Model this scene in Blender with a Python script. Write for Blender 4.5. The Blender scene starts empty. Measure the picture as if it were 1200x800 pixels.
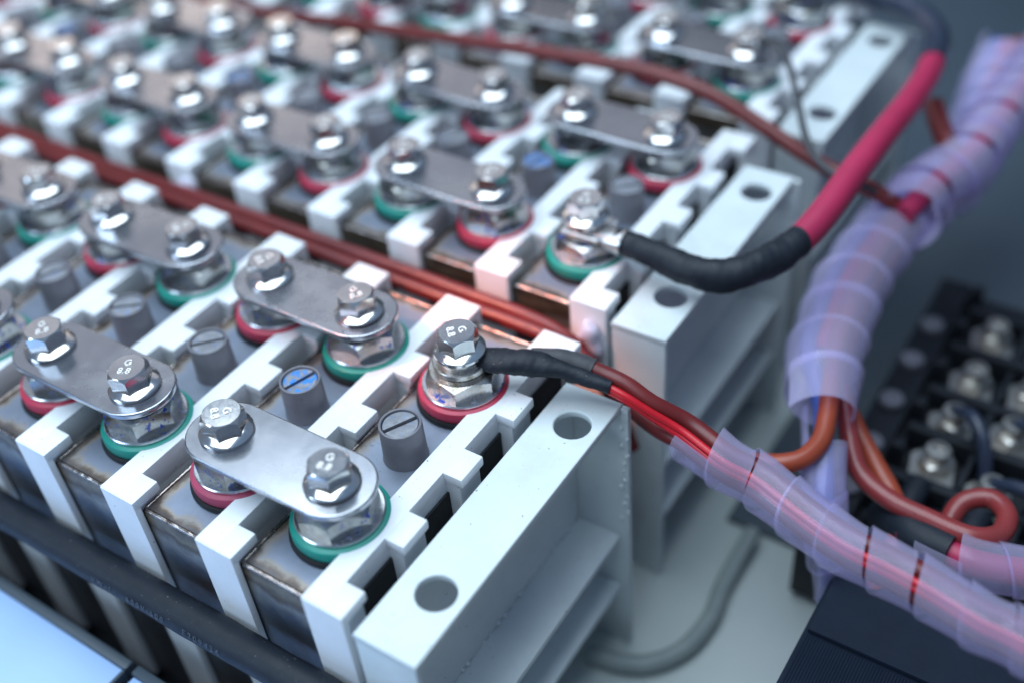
import bpy, bmesh, math, random
from mathutils import Vector, Matrix

random.seed(7)
SC = bpy.context.scene
COL = SC.collection
U = 0.001                                   # the scene is laid out in millimetres
PI = math.pi

# ------------------------------------------------------------------ camera
cam_d = bpy.data.cameras.new('camera')
cam = bpy.data.objects.new('camera', cam_d)
COL.objects.link(cam)
RIGHT = Vector((0.83590002, 0.54371329, -0.07514671))
FWD = Vector((-0.45199113, 0.60418696, -0.65624853)).normalized()
UP = RIGHT.cross(FWD).normalized()
RIGHT = FWD.cross(UP).normalized()
cam.matrix_world = Matrix((
    (RIGHT.x, UP.x, -FWD.x, 0.19647921),
    (RIGHT.y, UP.y, -FWD.y, -0.15968629),
    (RIGHT.z, UP.z, -FWD.z, 0.25554457),
    (0, 0, 0, 1)))
cam_d.sensor_width = 36
cam_d.lens = 39.52
cam_d.clip_start = 0.01
cam_d.clip_end = 30
cam_d.dof.use_dof = True
cam_d.dof.focus_distance = 0.386
cam_d.dof.aperture_fstop = 3.0
SC.camera = cam

# ------------------------------------------------------------------ light
W = bpy.data.worlds.new('World')
SC.world = W
W.use_nodes = True
bg = W.node_tree.nodes['Background']
bg.inputs[0].default_value = (0.50, 0.68, 1.0, 1)
bg.inputs[1].default_value = 0.35
_t = W.node_tree
_tc = _t.nodes.new('ShaderNodeTexCoord')
_sx = _t.nodes.new('ShaderNodeSeparateXYZ')
_t.links.new(_tc.outputs['Generated'], _sx.inputs[0])
_rp = _t.nodes.new('ShaderNodeValToRGB')
_mr = _t.nodes.new('ShaderNodeMapRange')
_mr.inputs['From Min'].default_value = -1
_t.links.new(_sx.outputs['Z'], _mr.inputs['Value'])
_t.links.new(_mr.outputs[0], _rp.inputs[0])
_e = _rp.color_ramp.elements
_e[0].position, _e[0].color = 0.40, (0.12, 0.17, 0.26, 1)
_e[1].position, _e[1].color = 0.92, (0.38, 0.62, 1.0, 1)
_n = _e.new(0.56); _n.color = (0.52, 0.54, 0.62, 1)
_n = _e.new(0.68); _n.color = (0.44, 0.54, 0.72, 1)
_t.links.new(_rp.outputs[0], bg.inputs[0])


def area(name, loc, target, sx, sy, power, color):
    l = bpy.data.lights.new(name, 'AREA')
    l.shape = 'RECTANGLE'
    l.size, l.size_y = sx, sy
    l.energy = power
    l.color = color
    o = bpy.data.objects.new(name, l)
    COL.objects.link(o)
    o.location = loc
    o.rotation_euler = (Vector(target) - Vector(loc)).to_track_quat('-Z', 'Y').to_euler()
    return o


area('ceiling_light', (-0.26, 0.02, 1.1), (-0.2, 0.03, 0), 1.35, 1.05, 20.5, (0.75, 0.90, 1.0))
area('front_fill_light', (-0.9, -1.2, 0.7), (0, 0, -0.05), 0.7, 0.6, 8.0, (0.56, 0.77, 1.0))  # unseen fill lamp added to brighten the front faces
area('warm_wall_light', (-1.15, 1.15, 0.82), (-0.1, 0.1, 0), 1.8, 0.9, 1.5, (1.0, 0.93, 0.90))
area('warm_window_light', (-1.3, 1.3, 0.5), (0, 0.1, 0), 1.6, 0.5, 1.9, (1.0, 0.80, 0.66))
sp_d = bpy.data.lights.new('flare_glow_spot', 'SPOT')  # added spot that stands in for the orange glow of a lens flare
sp_d.energy = 26
sp_d.color = (1.0, 0.28, 0.14)
sp_d.spot_size = math.radians(9)
sp_d.spot_blend = 1.0
sp_d.shadow_soft_size = 0.03
sp = bpy.data.objects.new('flare_glow_spot', sp_d)
COL.objects.link(sp)
sp.location = (-0.30, -0.12, 0.42)
sp.rotation_euler = (Vector((-0.026, 0.108, -0.028)) - sp.location).to_track_quat('-Z', 'Y').to_euler()

SC.view_settings.view_transform = 'Standard'
SC.view_settings.look = 'None'
SC.view_settings.exposure = 0.18
SC.view_settings.gamma = 1.0
SC.cycles.use_denoising = True
SC.cycles.max_bounces = 10
SC.cycles.transparent_max_bounces = 24
SC.cycles.sample_clamp_indirect = 6.0

# ------------------------------------------------------------------ materials


class NT:
    def __init__(s, name):
        s.m = bpy.data.materials.new(name)
        s.m.use_nodes = True
        s.t = s.m.node_tree
        s.n = s.t.nodes
        s.p = s.n['Principled BSDF']
        s.out = s.n['Material Output']
        tc = s.n.new('ShaderNodeTexCoord')
        oi = s.n.new('ShaderNodeObjectInfo')
        ml = s.n.new('ShaderNodeMath'); ml.operation = 'MULTIPLY'; ml.inputs[1].default_value = 7.3
        s.l(oi.outputs['Random'], ml.inputs[0])
        ad = s.n.new('ShaderNodeVectorMath'); ad.operation = 'ADD'
        s.l(tc.outputs['Object'], ad.inputs[0]); s.l(ml.outputs[0], ad.inputs[1])
        s.co = ad.outputs[0]
        s.obj = tc.outputs['Object']
        s.rnd = oi.outputs['Random']

    def l(s, a, b):
        s.t.links.new(a, b)

    def noise(s, scale, detail=4, rough=0.6, vec=None, stretch=None):
        v = vec or s.co
        if stretch:
            mp = s.n.new('ShaderNodeMapping'); mp.inputs['Scale'].default_value = stretch
            s.l(v, mp.inputs[0]); v = mp.outputs[0]
        n = s.n.new('ShaderNodeTexNoise')
        n.inputs['Scale'].default_value = scale
        n.inputs['Detail'].default_value = detail
        n.inputs['Roughness'].default_value = rough
        s.l(v, n.inputs['Vector'])
        return n.outputs['Fac']

    def ramp(s, fac, stops):
        r = s.n.new('ShaderNodeValToRGB')
        e = r.color_ramp.elements
        while len(e) < len(stops):
            e.new(0.5)
        for i, (p, c) in enumerate(stops):
            e[i].position = p
            e[i].color = (c, c, c, 1) if isinstance(c, (int, float)) else (*c, 1)
        s.l(fac, r.inputs[0])
        return r.outputs[0]

    def mix(s, fac, a, b, blend='MIX'):
        m = s.n.new('ShaderNodeMix'); m.data_type = 'RGBA'; m.blend_type = blend
        for sock, v in ((m.inputs[0], fac), (m.inputs[6], a), (m.inputs[7], b)):
            if isinstance(v, (int, float)):
                sock.default_value = v if sock is m.inputs[0] else (v, v, v, 1)
            elif isinstance(v, tuple):
                sock.default_value = (*v, 1)
            else:
                s.l(v, sock)
        return m.outputs[2]

    def math(s, op, a, b=0.0):
        m = s.n.new('ShaderNodeMath'); m.operation = op
        for i, v in enumerate((a, b)):
            if isinstance(v, (int, float)):
                m.inputs[i].default_value = v
            else:
                s.l(v, m.inputs[i])
        return m.outputs[0]

    def bump(s, h, strength=0.2, dist=0.0004):
        b = s.n.new('ShaderNodeBump')
        b.inputs['Strength'].default_value = strength
        b.inputs['Distance'].default_value = dist
        s.l(h, b.inputs['Height'])
        s.l(b.outputs[0], s.p.inputs['Normal'])

    def set(s, base=None, metal=None, rough=None, **kw):
        for k, v in (('Base Color', base), ('Metallic', metal), ('Roughness', rough)):
            if v is None:
                continue
            if isinstance(v, (int, float)):
                s.p.inputs[k].default_value = v
            elif isinstance(v, tuple):
                s.p.inputs[k].default_value = (*v, 1)
            else:
                s.l(v, s.p.inputs[k])
        for k, v in kw.items():
            s.p.inputs[k.replace('_', ' ')].default_value = v
        return s.m


def plain(name, c1, c2, scale, rough, bump=0.15, metal=0.0, specks=None, rough_var=0.12):
    t = NT(name)
    n = t.noise(scale)
    col = t.mix(t.ramp(n, [(0.3, 0.0), (0.7, 1.0)]), c1, c2)
    if specks:
        sn = t.noise(specks[0], 2, 0.5)
        col = t.mix(t.ramp(sn, [(specks[1], 0.0), (specks[1] + 0.03, 1.0)]), col, specks[2])
    f = t.noise(scale * 6, 5, 0.7)
    r = t.math('ADD', t.math('MULTIPLY', t.math('SUBTRACT', f, 0.5), rough_var * 2), rough)
    if bump:
        t.bump(f, bump, 0.0003)
    return t.set(col, metal, r)


M = {}
t = NT('white_plastic')
n1 = t.noise(60, 4, 0.6)
col = t.mix(t.ramp(n1, [(0.3, 0.0), (0.7, 1.0)]), (0.83, 0.85, 0.88), (0.76, 0.79, 0.83))
col = t.mix(t.ramp(t.noise(38, 5, 0.7), [(0.58, 0.0), (0.78, 0.45)]), col, (0.66, 0.61, 0.52))
sc = t.noise(300, 4, 0.75, stretch=(1.6, 0.12, 1))
col = t.mix(t.ramp(sc, [(0.66, 0.0), (0.75, 0.35)]), col, (0.5, 0.5, 0.52))
col = t.mix(t.ramp(t.noise(900, 2, 0.5), [(0.715, 0.0), (0.74, 1.0)]), col, (0.20, 0.17, 0.14))
t.bump(t.noise(260, 5, 0.7), 0.12, 0.0003)
M['white_plastic'] = t.set(col, 0.0, t.math('ADD', t.math('MULTIPLY', t.noise(120, 4, 0.6), 0.25), 0.3))
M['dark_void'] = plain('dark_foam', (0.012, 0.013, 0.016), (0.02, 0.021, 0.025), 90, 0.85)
t = NT('grey_paint')
n1 = t.noise(40, 4, 0.6)
col = t.mix(t.ramp(n1, [(0.3, 0.0), (0.7, 1.0)]), (0.68, 0.74, 0.75), (0.60, 0.66, 0.68))
col = t.mix(t.ramp(t.noise(26, 5, 0.7), [(0.56, 0.0), (0.75, 0.4)]), col, (0.47, 0.50, 0.50))
sc = t.noise(200, 5, 0.75, stretch=(1.5, 0.15, 0.15))
col = t.mix(t.ramp(sc, [(0.67, 0.0), (0.74, 0.45)]), col, (0.34, 0.36, 0.37))
col = t.mix(t.ramp(t.noise(620, 2, 0.5), [(0.725, 0.0), (0.76, 1.0)]), col, (0.16, 0.16, 0.16))
t.bump(t.noise(170, 5, 0.65), 0.16, 0.0004)
M['paint'] = t.set(col, 0.0, t.math('ADD', t.math('MULTIPLY', t.noise(90, 4, 0.6), 0.3), 0.25))
M['black_rubber'] = plain('black_rubber', (0.010, 0.011, 0.013), (0.018, 0.019, 0.022), 200, 0.5, 0.2)
M['sleeve'] = plain('heat_shrink_sleeve', (0.008, 0.012, 0.020), (0.014, 0.018, 0.027), 120, 0.52, 0.35, specks=(1100, 0.72, (0.16, 0.17, 0.19)))
M['sleeve_grey'] = plain('grey_sleeve', (0.05, 0.052, 0.06), (0.07, 0.072, 0.08), 120, 0.5, 0.25)
M['sleeve_navy'] = plain('navy_sleeve', (0.03, 0.04, 0.07), (0.02, 0.028, 0.05), 120, 0.3, 0.2)
M['floor_shadow_grey'] = plain('floor_shadow_grey', (0.28, 0.32, 0.32), (0.23, 0.27, 0.27), 120, 0.5, 0.1)
M['green_gasket'] = plain('green_gasket', (0.006, 0.30, 0.235), (0.008, 0.24, 0.19), 90, 0.38, 0.08)
M['red_gasket'] = plain('red_gasket', (0.55, 0.035, 0.085), (0.42, 0.03, 0.07), 90, 0.42, 0.08)
M['pink_gasket'] = plain('pink_gasket', (0.45, 0.06, 0.13), (0.36, 0.05, 0.10), 90, 0.45, 0.08)
M['brown_cable'] = plain('brown_cable', (0.17, 0.016, 0.016), (0.12, 0.012, 0.012), 60, 0.38, 0.08)
M['orange_cable'] = plain('orange_cable', (0.36, 0.058, 0.025), (0.28, 0.046, 0.02), 60, 0.35, 0.08)
M['maroon_cable'] = plain('maroon_cable', (0.27, 0.035, 0.035), (0.21, 0.03, 0.03), 60, 0.3, 0.06)
M['red_wire'] = plain('red_wire', (0.62, 0.008, 0.02), (0.5, 0.006, 0.015), 60, 0.35, 0.03)
M['crimson_cable'] = plain('crimson_cable', (0.46, 0.022, 0.085), (0.37, 0.018, 0.07), 50, 0.45, 0.1)
M['blue_wire'] = plain('blue_wire', (0.08, 0.14, 0.40), (0.06, 0.10, 0.32), 60, 0.35, 0.03)
M['black_housing'] = plain('black_housing', (0.012, 0.014, 0.018), (0.02, 0.022, 0.028), 60, 0.45, 0.15)
M['navy_cover'] = plain('navy_cover', (0.007, 0.013, 0.026), (0.010, 0.018, 0.034), 60, 0.65, 0.15)
M['floor'] = plain('floor_paint', (0.54, 0.59, 0.57), (0.46, 0.51, 0.50), 9, 0.35, 0.08)
M['slate'] = plain('slate_panel', (0.046, 0.066, 0.086), (0.060, 0.084, 0.108), 6, 0.5, 0.08)
M['blue_lit_panel'] = plain('blue_lit_panel', (0.38, 0.55, 0.87), (0.35, 0.52, 0.85), 8, 0.35, 0.03)  # white panel, with the cast of blue light put into its base colour
M['glue'] = plain('hot_glue', (0.75, 0.74, 0.86), (0.66, 0.65, 0.8), 60, 0.35, 0.2)
M['vent_grey'] = plain('vent_plastic', (0.20, 0.195, 0.225), (0.13, 0.128, 0.15), 70, 0.42, 0.15, specks=(800, 0.72, (0.05, 0.045, 0.04)))
M['mark'] = plain('printed_mark', (0.11, 0.13, 0.17), (0.03, 0.037, 0.05), 1200, 0.6, 0)


def chrome(name, c1, c2, rough, flecks=None, stain=None):
    t = NT(name)
    n = t.noise(90, 5, 0.65)
    col = t.mix(t.ramp(n, [(0.35, 0.0), (0.7, 1.0)]), c1, c2)
    metal = 1.0
    if stain:
        s2 = t.noise(160, 5, 0.7)
        col = t.mix(t.ramp(s2, [(0.52, 0.0), (0.72, 1.0)]), col, stain)
    if flecks:
        f = t.noise(420, 3, 0.6)
        g = t.ramp(t.noise(70, 2, 0.5), [(0.45, 0.0), (0.6, 1.0)])
        fm = t.math('MULTIPLY', t.ramp(f, [(0.57, 0.0), (0.62, 1.0)]), g)
        col = t.mix(fm, col, flecks)
        metal = t.math('SUBTRACT', 1.0, fm)
    fine = t.noise(700, 4, 0.7)
    r = t.math('ADD', t.math('MULTIPLY', fine, 0.16), rough)
    t.bump(t.noise(140, 3, 0.5), 0.05, 0.0003)
    return t.set(col, metal, r)


M['bolt'] = chrome('plated_bolt', (0.80, 0.78, 0.76), (0.62, 0.60, 0.60), 0.06)
M['nut'] = chrome('plated_nut', (0.46, 0.46, 0.45), (0.24, 0.24, 0.23), 0.10, (0.02, 0.07, 0.42), (0.28, 0.25, 0.2))
M['nut_stained'] = chrome('stained_nut', (0.66, 0.63, 0.60), (0.44, 0.41, 0.38), 0.2, None, (0.30, 0.23, 0.10))
M['washer'] = chrome('plated_washer', (0.72, 0.72, 0.72), (0.52, 0.52, 0.53), 0.16, (0.02, 0.07, 0.42))
M['emboss'] = chrome('embossed_mark', (0.9, 0.88, 0.86), (0.8, 0.78, 0.77), 0.4)
M['terminal_steel'] = chrome('terminal_steel', (0.50, 0.47, 0.43), (0.33, 0.31, 0.29), 0.3)
M['tin'] = chrome('tinned_lug', (0.78, 0.77, 0.76), (0.62, 0.61, 0.60), 0.22)

# busbar: nickel plate with grit and small scuffs
t = NT('nickel_busbar')
n = t.noise(45, 4, 0.6)
col = t.mix(t.ramp(n, [(0.3, 0.0), (0.7, 1.0)]), (0.48, 0.49, 0.52), (0.39, 0.40, 0.44))
sp1 = t.noise(1300, 3, 0.6)
col = t.mix(t.ramp(sp1, [(0.70, 0.0), (0.78, 0.3)]), col, (0.72, 0.73, 0.77))
scr = t.noise(130, 4, 0.6)
r = t.math('ADD', t.math('MULTIPLY', scr, 0.14), 0.10)
sm = t.ramp(t.noise(28, 5, 0.65), [(0.45, 0.0), (0.75, 1.0)])
r = t.math('ADD', r, t.math('MULTIPLY', sm, 0.16))
col = t.mix(t.math('MULTIPLY', sm, 0.35), col, (0.36, 0.34, 0.33))
t.bump(t.noise(1500, 3, 0.6), 0.03, 0.0002)
M['busbar'] = t.set(col, 1.0, t.math('ADD', r, 0.04))

# cell lid: brushed steel with brown heat tint near the welded rim (part-local coordinates, metres)
HX, HY = 0.0177, 0.0665
t = NT('cell_lid_steel')
sep = t.n.new('ShaderNodeSeparateXYZ'); t.l(t.obj, sep.inputs[0])
dx = t.math('SUBTRACT', HX, t.math('ABSOLUTE', sep.outputs[0]))
dy = t.math('SUBTRACT', HY, t.math('ABSOLUTE', sep.outputs[1]))
d = t.math('MINIMUM', dx, dy)
wob = t.math('MULTIPLY', t.math('SUBTRACT', t.noise(110, 4, 0.6), 0.5), 0.009)
d = t.math('MULTIPLY', t.math('ADD', d, wob), 90)
tint = t.ramp(d, [(0.0, (0.05, 0.035, 0.03)), (0.14, (0.13, 0.085, 0.055)), (0.28, (0.33, 0.29, 0.25)), (0.45, (0.25, 0.28, 0.36)), (0.8, (0.22, 0.26, 0.34))])
big = t.noise(60, 5, 0.6)
col = t.mix(t.ramp(big, [(0.35, 0.0), (0.75, 0.6)]), tint, (0.15, 0.16, 0.19))
spk = t.noise(1000, 2, 0.5)
grp = t.ramp(t.noise(50, 2, 0.5), [(0.5, 0.0), (0.65, 1.0)])
col = t.mix(t.math('MULTIPLY', t.ramp(spk, [(0.66, 0.0), (0.69, 1.0)]), grp), col, (0.05, 0.04, 0.035))
t.bump(t.noise(90, 5, 0.6), 0.15, 0.0005)
M['lid'] = t.set(col, 0.45, t.math('ADD', t.math('MULTIPLY', t.noise(300, 4, 0.6), 0.25), 0.3))

# cell case: dark steel, heat tinted below the weld (part-local z = 0 at the rim)
t = NT('cell_case_steel')
sep = t.n.new('ShaderNodeSeparateXYZ'); t.l(t.obj, sep.inputs[0])
z = t.math('MULTIPLY', sep.outputs[2], -1.0)
z = t.math('ADD', z, t.math('MULTIPLY', t.math('SUBTRACT', t.noise(70, 5, 0.65), 0.5), 0.018))
z = t.math('MULTIPLY', z, 28)
tint = t.ramp(z, [(0.0, (0.10, 0.075, 0.06)), (0.12, (0.24, 0.19, 0.13)), (0.22, (0.12, 0.09, 0.07)), (0.34, (0.30, 0.29, 0.27)), (0.55, (0.13, 0.16, 0.21)), (1.0, (0.15, 0.16, 0.18))])
rust = t.ramp(t.noise(45, 5, 0.7), [(0.5, 0.0), (0.72, 0.55)])
col = t.mix(rust, tint, (0.12, 0.06, 0.04))
t.bump(t.noise(60, 5, 0.6, stretch=(1, 1, 0.3)), 0.15, 0.0006)
M['case'] = t.set(col, 0.8, t.math('ADD', t.math('MULTIPLY', t.noise(200, 4, 0.6), 0.25), 0.25))
M['weld'] = chrome('weld_bead', (0.42, 0.38, 0.36), (0.20, 0.15, 0.13), 0.18, None, (0.10, 0.06, 0.05))

# screw insert in the vent plug, plain and with blue paint residue
for nm, th in (('screw_plain', 0.60), ('screw_blue', 0.485)):
    t = NT(nm)
    g = t.noise(260, 4, 0.6)
    col = t.mix(t.ramp(g, [(0.3, 0.0), (0.7, 1.0)]), (0.30, 0.31, 0.34), (0.17, 0.175, 0.2))
    bl = t.ramp(t.noise(420, 5, 0.7), [(th, 0.0), (th + 0.05, 1.0)])
    col = t.mix(bl, col, (0.03, 0.22, 0.62))
    t.bump(g, 0.4, 0.0005)
    M[nm] = t.set(col, 0.25, 0.38)

# milky polyethylene of the spiral wrap
for wname, wop in (('wrap', 0.10), ('wrap_dense', 0.16)):
    t = NT(wname)
    nz = t.noise(70, 4, 0.6)
    colw = t.mix(t.ramp(nz, [(0.3, 0.0), (0.7, 1.0)]), (0.84, 0.80, 0.97), (0.72, 0.69, 0.95))
    t.set(colw, 0.0, 0.16)
    t.p.inputs['Coat Weight'].default_value = 0.7
    t.p.inputs['Coat Roughness'].default_value = 0.12
    tl = t.n.new('ShaderNodeBsdfTranslucent'); t.l(colw, tl.inputs[0])
    m1 = t.n.new('ShaderNodeMixShader'); m1.inputs[0].default_value = 0.2
    t.l(t.p.outputs[0], m1.inputs[1]); t.l(tl.outputs[0], m1.inputs[2])
    tr = t.n.new('ShaderNodeBsdfTransparent'); tr.inputs[0].default_value = (0.92, 0.89, 1.0, 1)
    m2 = t.n.new('ShaderNodeMixShader'); lw = t.n.new('ShaderNodeLayerWeight'); lw.inputs[0].default_value = 0.35
    t.l(t.math('ADD', t.math('ADD', t.math('MULTIPLY', nz, 0.16), wop), t.math('MULTIPLY', t.math('POWER', lw.outputs['Facing'], 2.0), 0.35)), m2.inputs[0])
    t.l(tr.outputs[0], m2.inputs[1]); t.l(m1.outputs[0], m2.inputs[2])
    t.l(m2.outputs[0], t.out.inputs[0])
    M[wname] = t.m
for k in ('sleeve', 'black_rubber', 'black_housing', 'navy_cover', 'sleeve_grey'):
    M[k].node_tree.nodes['Principled BSDF'].inputs['Specular IOR Level'].default_value = 0.18 if k in ('navy_cover', 'black_housing') else 0.3

# ------------------------------------------------------------------ mesh helpers (millimetres in, metres out)


def to_mesh(name, bm, mat, angle=35):
    me = bpy.data.meshes.new(name)
    bmesh.ops.scale(bm, vec=(U, U, U), verts=bm.verts)
    bmesh.ops.recalc_face_normals(bm, faces=bm.faces)
    bm.to_mesh(me)
    bm.free()
    me.materials.append(mat)
    me.polygons.foreach_set('use_smooth', [True] * len(me.polygons))
    me.set_sharp_from_angle(angle=math.radians(angle))
    return me


def add(name, me, parent=None, loc=(0, 0, 0), rot=(0, 0, 0)):
    o = bpy.data.objects.new(name, me)
    COL.objects.link(o)
    o.location = Vector(loc) * U
    o.rotation_euler = rot
    if parent:
        o.parent = parent
    return o


def empty(name, loc):
    o = bpy.data.objects.new(name, None)
    o.empty_display_size = 0.01
    COL.objects.link(o)
    o.location = Vector(loc) * U
    return o


def tag(o, label, cat, group=None):
    o['label'] = label
    o['category'] = cat
    if group:
        o['group'] = group
    return o


def box(x0, x1, y0, y1, z0, z1, bevel=0.4, seg=2, bm=None):
    own = bmesh.new()
    bmesh.ops.create_cube(own, size=1)
    bmesh.ops.scale(own, vec=(x1 - x0, y1 - y0, z1 - z0), verts=own.verts)
    bmesh.ops.translate(own, vec=((x0 + x1) / 2, (y0 + y1) / 2, (z0 + z1) / 2), verts=own.verts)
    if bevel:
        bmesh.ops.bevel(own, geom=own.edges[:], offset=bevel, segments=seg, profile=0.6, affect='EDGES')
    return merge(bm, own)


def merge(bm, own):
    if bm is None:
        return own
    tmp = bpy.data.meshes.new('tmp')
    own.to_mesh(tmp)
    own.free()
    bm.from_mesh(tmp)
    bpy.data.meshes.remove(tmp)
    return bm


def lathe(profile, n=48, bm=None, cx=0, cy=0):
    """profile: list of (r, z); closes on the axis when r = 0."""
    own = bmesh.new()
    rings = []
    for r, z in profile:
        if r < 1e-6:
            rings.append([own.verts.new((cx, cy, z))])
        else:
            rings.append([own.verts.new((cx + r * math.cos(2 * PI * k / n), cy + r * math.sin(2 * PI * k / n), z)) for k in range(n)])
    for a, b in zip(rings, rings[1:]):
        for k in range(n):
            k2 = (k + 1) % n
            if len(a) == 1 and len(b) == 1:
                continue
            if len(a) == 1:
                own.faces.new((a[0], b[k], b[k2]))
            elif len(b) == 1:
                own.faces.new((a[k], b[0], a[k2]))
            else:
                own.faces.new((a[k], b[k], b[k2], a[k2]))
    return merge(bm, own)


def hexbody(af, z0, z1, chamfer_top, chamfer_bot=0.0, n=60, hole=0.0):
    """Hexagonal head or nut whose corners are turned off conically, like the real thing."""
    a = af / 2
    bm = bmesh.new()

    def rad(th):
        m = (th + PI / 6) % (PI / 3) - PI / 6
        return a / math.cos(m)
    rc = a * 0.97
    ths = [2 * PI * k / n for k in range(n)]

    def ring(f):
        return [bm.verts.new((f(t)[0] * math.cos(t), f(t)[0] * math.sin(t), f(t)[1])) for t in ths]
    rings = []
    if chamfer_bot:
        rings.append(ring(lambda t: (rc, z0)))
    rings.append(ring(lambda t: (rad(t), z0 + (chamfer_bot * (0.15 + (rad(t) - a) / (a * 0.1547)) if chamfer_bot else 0))))
    rings.append(ring(lambda t: (rad(t), z1 - chamfer_top * (0.15 + (rad(t) - a) / (a * 0.1547)))))
    rings.append(ring(lambda t: (rc, z1)))
    for p, q in zip(rings, rings[1:]):
        for k in range(n):
            k2 = (k + 1) % n
            bm.faces.new((p[k], p[k2], q[k2], q[k]))
    bm.faces.new(rings[-1])
    bm.faces.new(list(reversed(rings[0])))
    return bm


def catmull(pts, step=1.5):
    P = [Vector(p) for p in pts]
    P = [P[0] * 2 - P[1]] + P + [P[-1] * 2 - P[-2]]
    out = []
    for i in range(1, len(P) - 2):
        a, b, c, d = P[i - 1], P[i], P[i + 1], P[i + 2]
        n = max(2, int((c - b).length / step))
        for k in range(n):
            s = k / n
            out.append(0.5 * ((2 * b) + (c - a) * s + (2 * a - 5 * b + 4 * c - d) * s * s + (3 * b - a - 3 * c + d) * s ** 3))
    out.append(P[-2].copy())
    return out


def frames(path):
    T = []
    for i in range(len(path)):
        a = path[max(0, i - 1)]
        b = path[min(len(path) - 1, i + 1)]
        T.append((b - a).normalized())
    ref = Vector((0, 0, 1))
    if abs(T[0].dot(ref)) > 0.95:
        ref = Vector((0, 1, 0))
    N = [(ref - T[0] * ref.dot(T[0])).normalized()]
    for i in range(1, len(path)):
        v = N[-1] - T[i] * N[-1].dot(T[i])
        N.append(v.normalized())
    return T, N, [t.cross(n) for t, n in zip(T, N)]


def tube(pts, r, n=20, step=1.5, cap=True, flat=None, lump=0.0, seed=1, bm=None):
    """Round tube along a smooth path; r is a number or a function of 0..1; flat(s) squeezes it vertically."""
    path = catmull(pts, step)
    T, N, B = frames(path)
    rng = random.Random(seed)
    own = bmesh.new()
    rings = []
    m = len(path)
    ph = [rng.uniform(0, 6.28) for _ in range(6)]
    for i, p in enumerate(path):
        s = i / (m - 1)
        rr = r(s) if callable(r) else r
        fl = flat(s) if flat else 1.0
        ring = []
        for k in range(n):
            a = 2 * PI * k / n
            q = rr
            if lump:
                q *= 1 + lump * (math.sin(i * 0.31 + ph[0] + 2 * a) * 0.5 + math.sin(i * 0.77 + ph[1] - a) * 0.3 + math.sin(i * 1.7 + 3 * a + ph[2]) * 0.2)
            ring.append(own.verts.new(p + N[i] * (q * fl * math.cos(a)) + B[i] * (q * (2 - fl) ** 0.5 * math.sin(a))))
        rings.append(ring)
    for a, b in zip(rings, rings[1:]):
        for k in range(n):
            k2 = (k + 1) % n
            own.faces.new((a[k], a[k2], b[k2], b[k]))
    if cap:
        own.faces.new(list(reversed(rings[0])))
        own.faces.new(rings[-1])
    return merge(bm, own)


def plate(outlines, z0, z1, mat, bevel=0.3, name='plate'):
    """Flat plate from 2-D outlines (first the edge, then the holes), with rounded edges."""
    cu = bpy.data.curves.new('tmp_curve', 'CURVE')
    cu.dimensions = '2D'
    cu.fill_mode = 'BOTH'
    cu.extrude = ((z1 - z0) / 2 - bevel) * U
    cu.bevel_depth = bevel * U
    cu.bevel_resolution = 2
    cu.offset = -bevel * U
    for ol in outlines:
        s = cu.splines.new('POLY')
        s.points.add(len(ol) - 1)
        for q, (x, y) in zip(s.points, ol):
            q.co = (x * U, y * U, 0, 1)
        s.use_cyclic_u = True
    o = bpy.data.objects.new('tmp_curve', cu)
    COL.objects.link(o)
    dg = bpy.context.evaluated_depsgraph_get()
    me = bpy.data.meshes.new_from_object(o.evaluated_get(dg))
    bpy.data.objects.remove(o)
    bpy.data.curves.remove(cu)
    me.name = name
    me.transform(Matrix.Translation((0, 0, (z0 + z1) / 2 * U)))
    me.materials.clear()
    me.materials.append(mat)
    me.polygons.foreach_set('use_smooth', [True] * len(me.polygons))
    me.set_sharp_from_angle(angle=math.radians(35))
    return me


def circle(cx, cy, r, n=40):
    return [(cx + r * math.cos(2 * PI * k / n), cy + r * math.sin(2 * PI * k / n)) for k in range(n)]


def text_mesh(body, size, mat, extrude=0.12, spacing=1.0, bevel=0.0):
    cu = bpy.data.curves.new('tmp_text', 'FONT')
    cu.body = body
    cu.size = size * U
    cu.extrude = extrude * U
    cu.bevel_depth = bevel * U
    cu.align_x = 'CENTER'
    cu.align_y = 'CENTER'
    cu.space_character = spacing
    cu.resolution_u = 4
    o = bpy.data.objects.new('tmp_text', cu)
    COL.objects.link(o)
    dg = bpy.context.evaluated_depsgraph_get()
    me = bpy.data.meshes.new_from_object(o.evaluated_get(dg))
    bpy.data.objects.remove(o)
    bpy.data.curves.remove(cu)
    me.materials.clear()
    me.materials.append(mat)
    return me


# ------------------------------------------------------------------ the setting
FLOOR_Z = -176
floor = add('floor', to_mesh('floor', box(-1500, 1500, -900, 2200, FLOOR_Z - 10, FLOOR_Z, 0), M['floor']))
floor['kind'] = 'structure'
wall = add('back_wall', to_mesh('back_wall', box(-1500, 1500, 1400, 1420, FLOOR_Z, 600, 0), M['slate']))
wall['kind'] = 'structure'

tray = add('dark_tray', to_mesh('dark_tray', box(64, 900, 176, 1390, FLOOR_Z + 0.3, FLOOR_Z + 3.6, 0.8), M['slate']))
tag(tray, 'dark slate coloured tray behind the terminal block at the right', 'tray')

tray = add('dark_tray', to_mesh('dark_tray', box(-600, 63, 450, 1390, FLOOR_Z + 0.3, FLOOR_Z + 3.6, 0.8), M['slate']))
tag(tray, 'dark slate coloured tray behind the back row of cells', 'tray')
tray = add('base_shade_sheet', to_mesh('base_shade_sheet', box(-600, 28, -420, 445, FLOOR_Z + 0.3, -172.1, 0.8), M['black_housing']))  # black sheet added to give the shade below the legs
tag(tray, 'black sheet added as shade underneath the rows of battery cells', 'tray')

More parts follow.
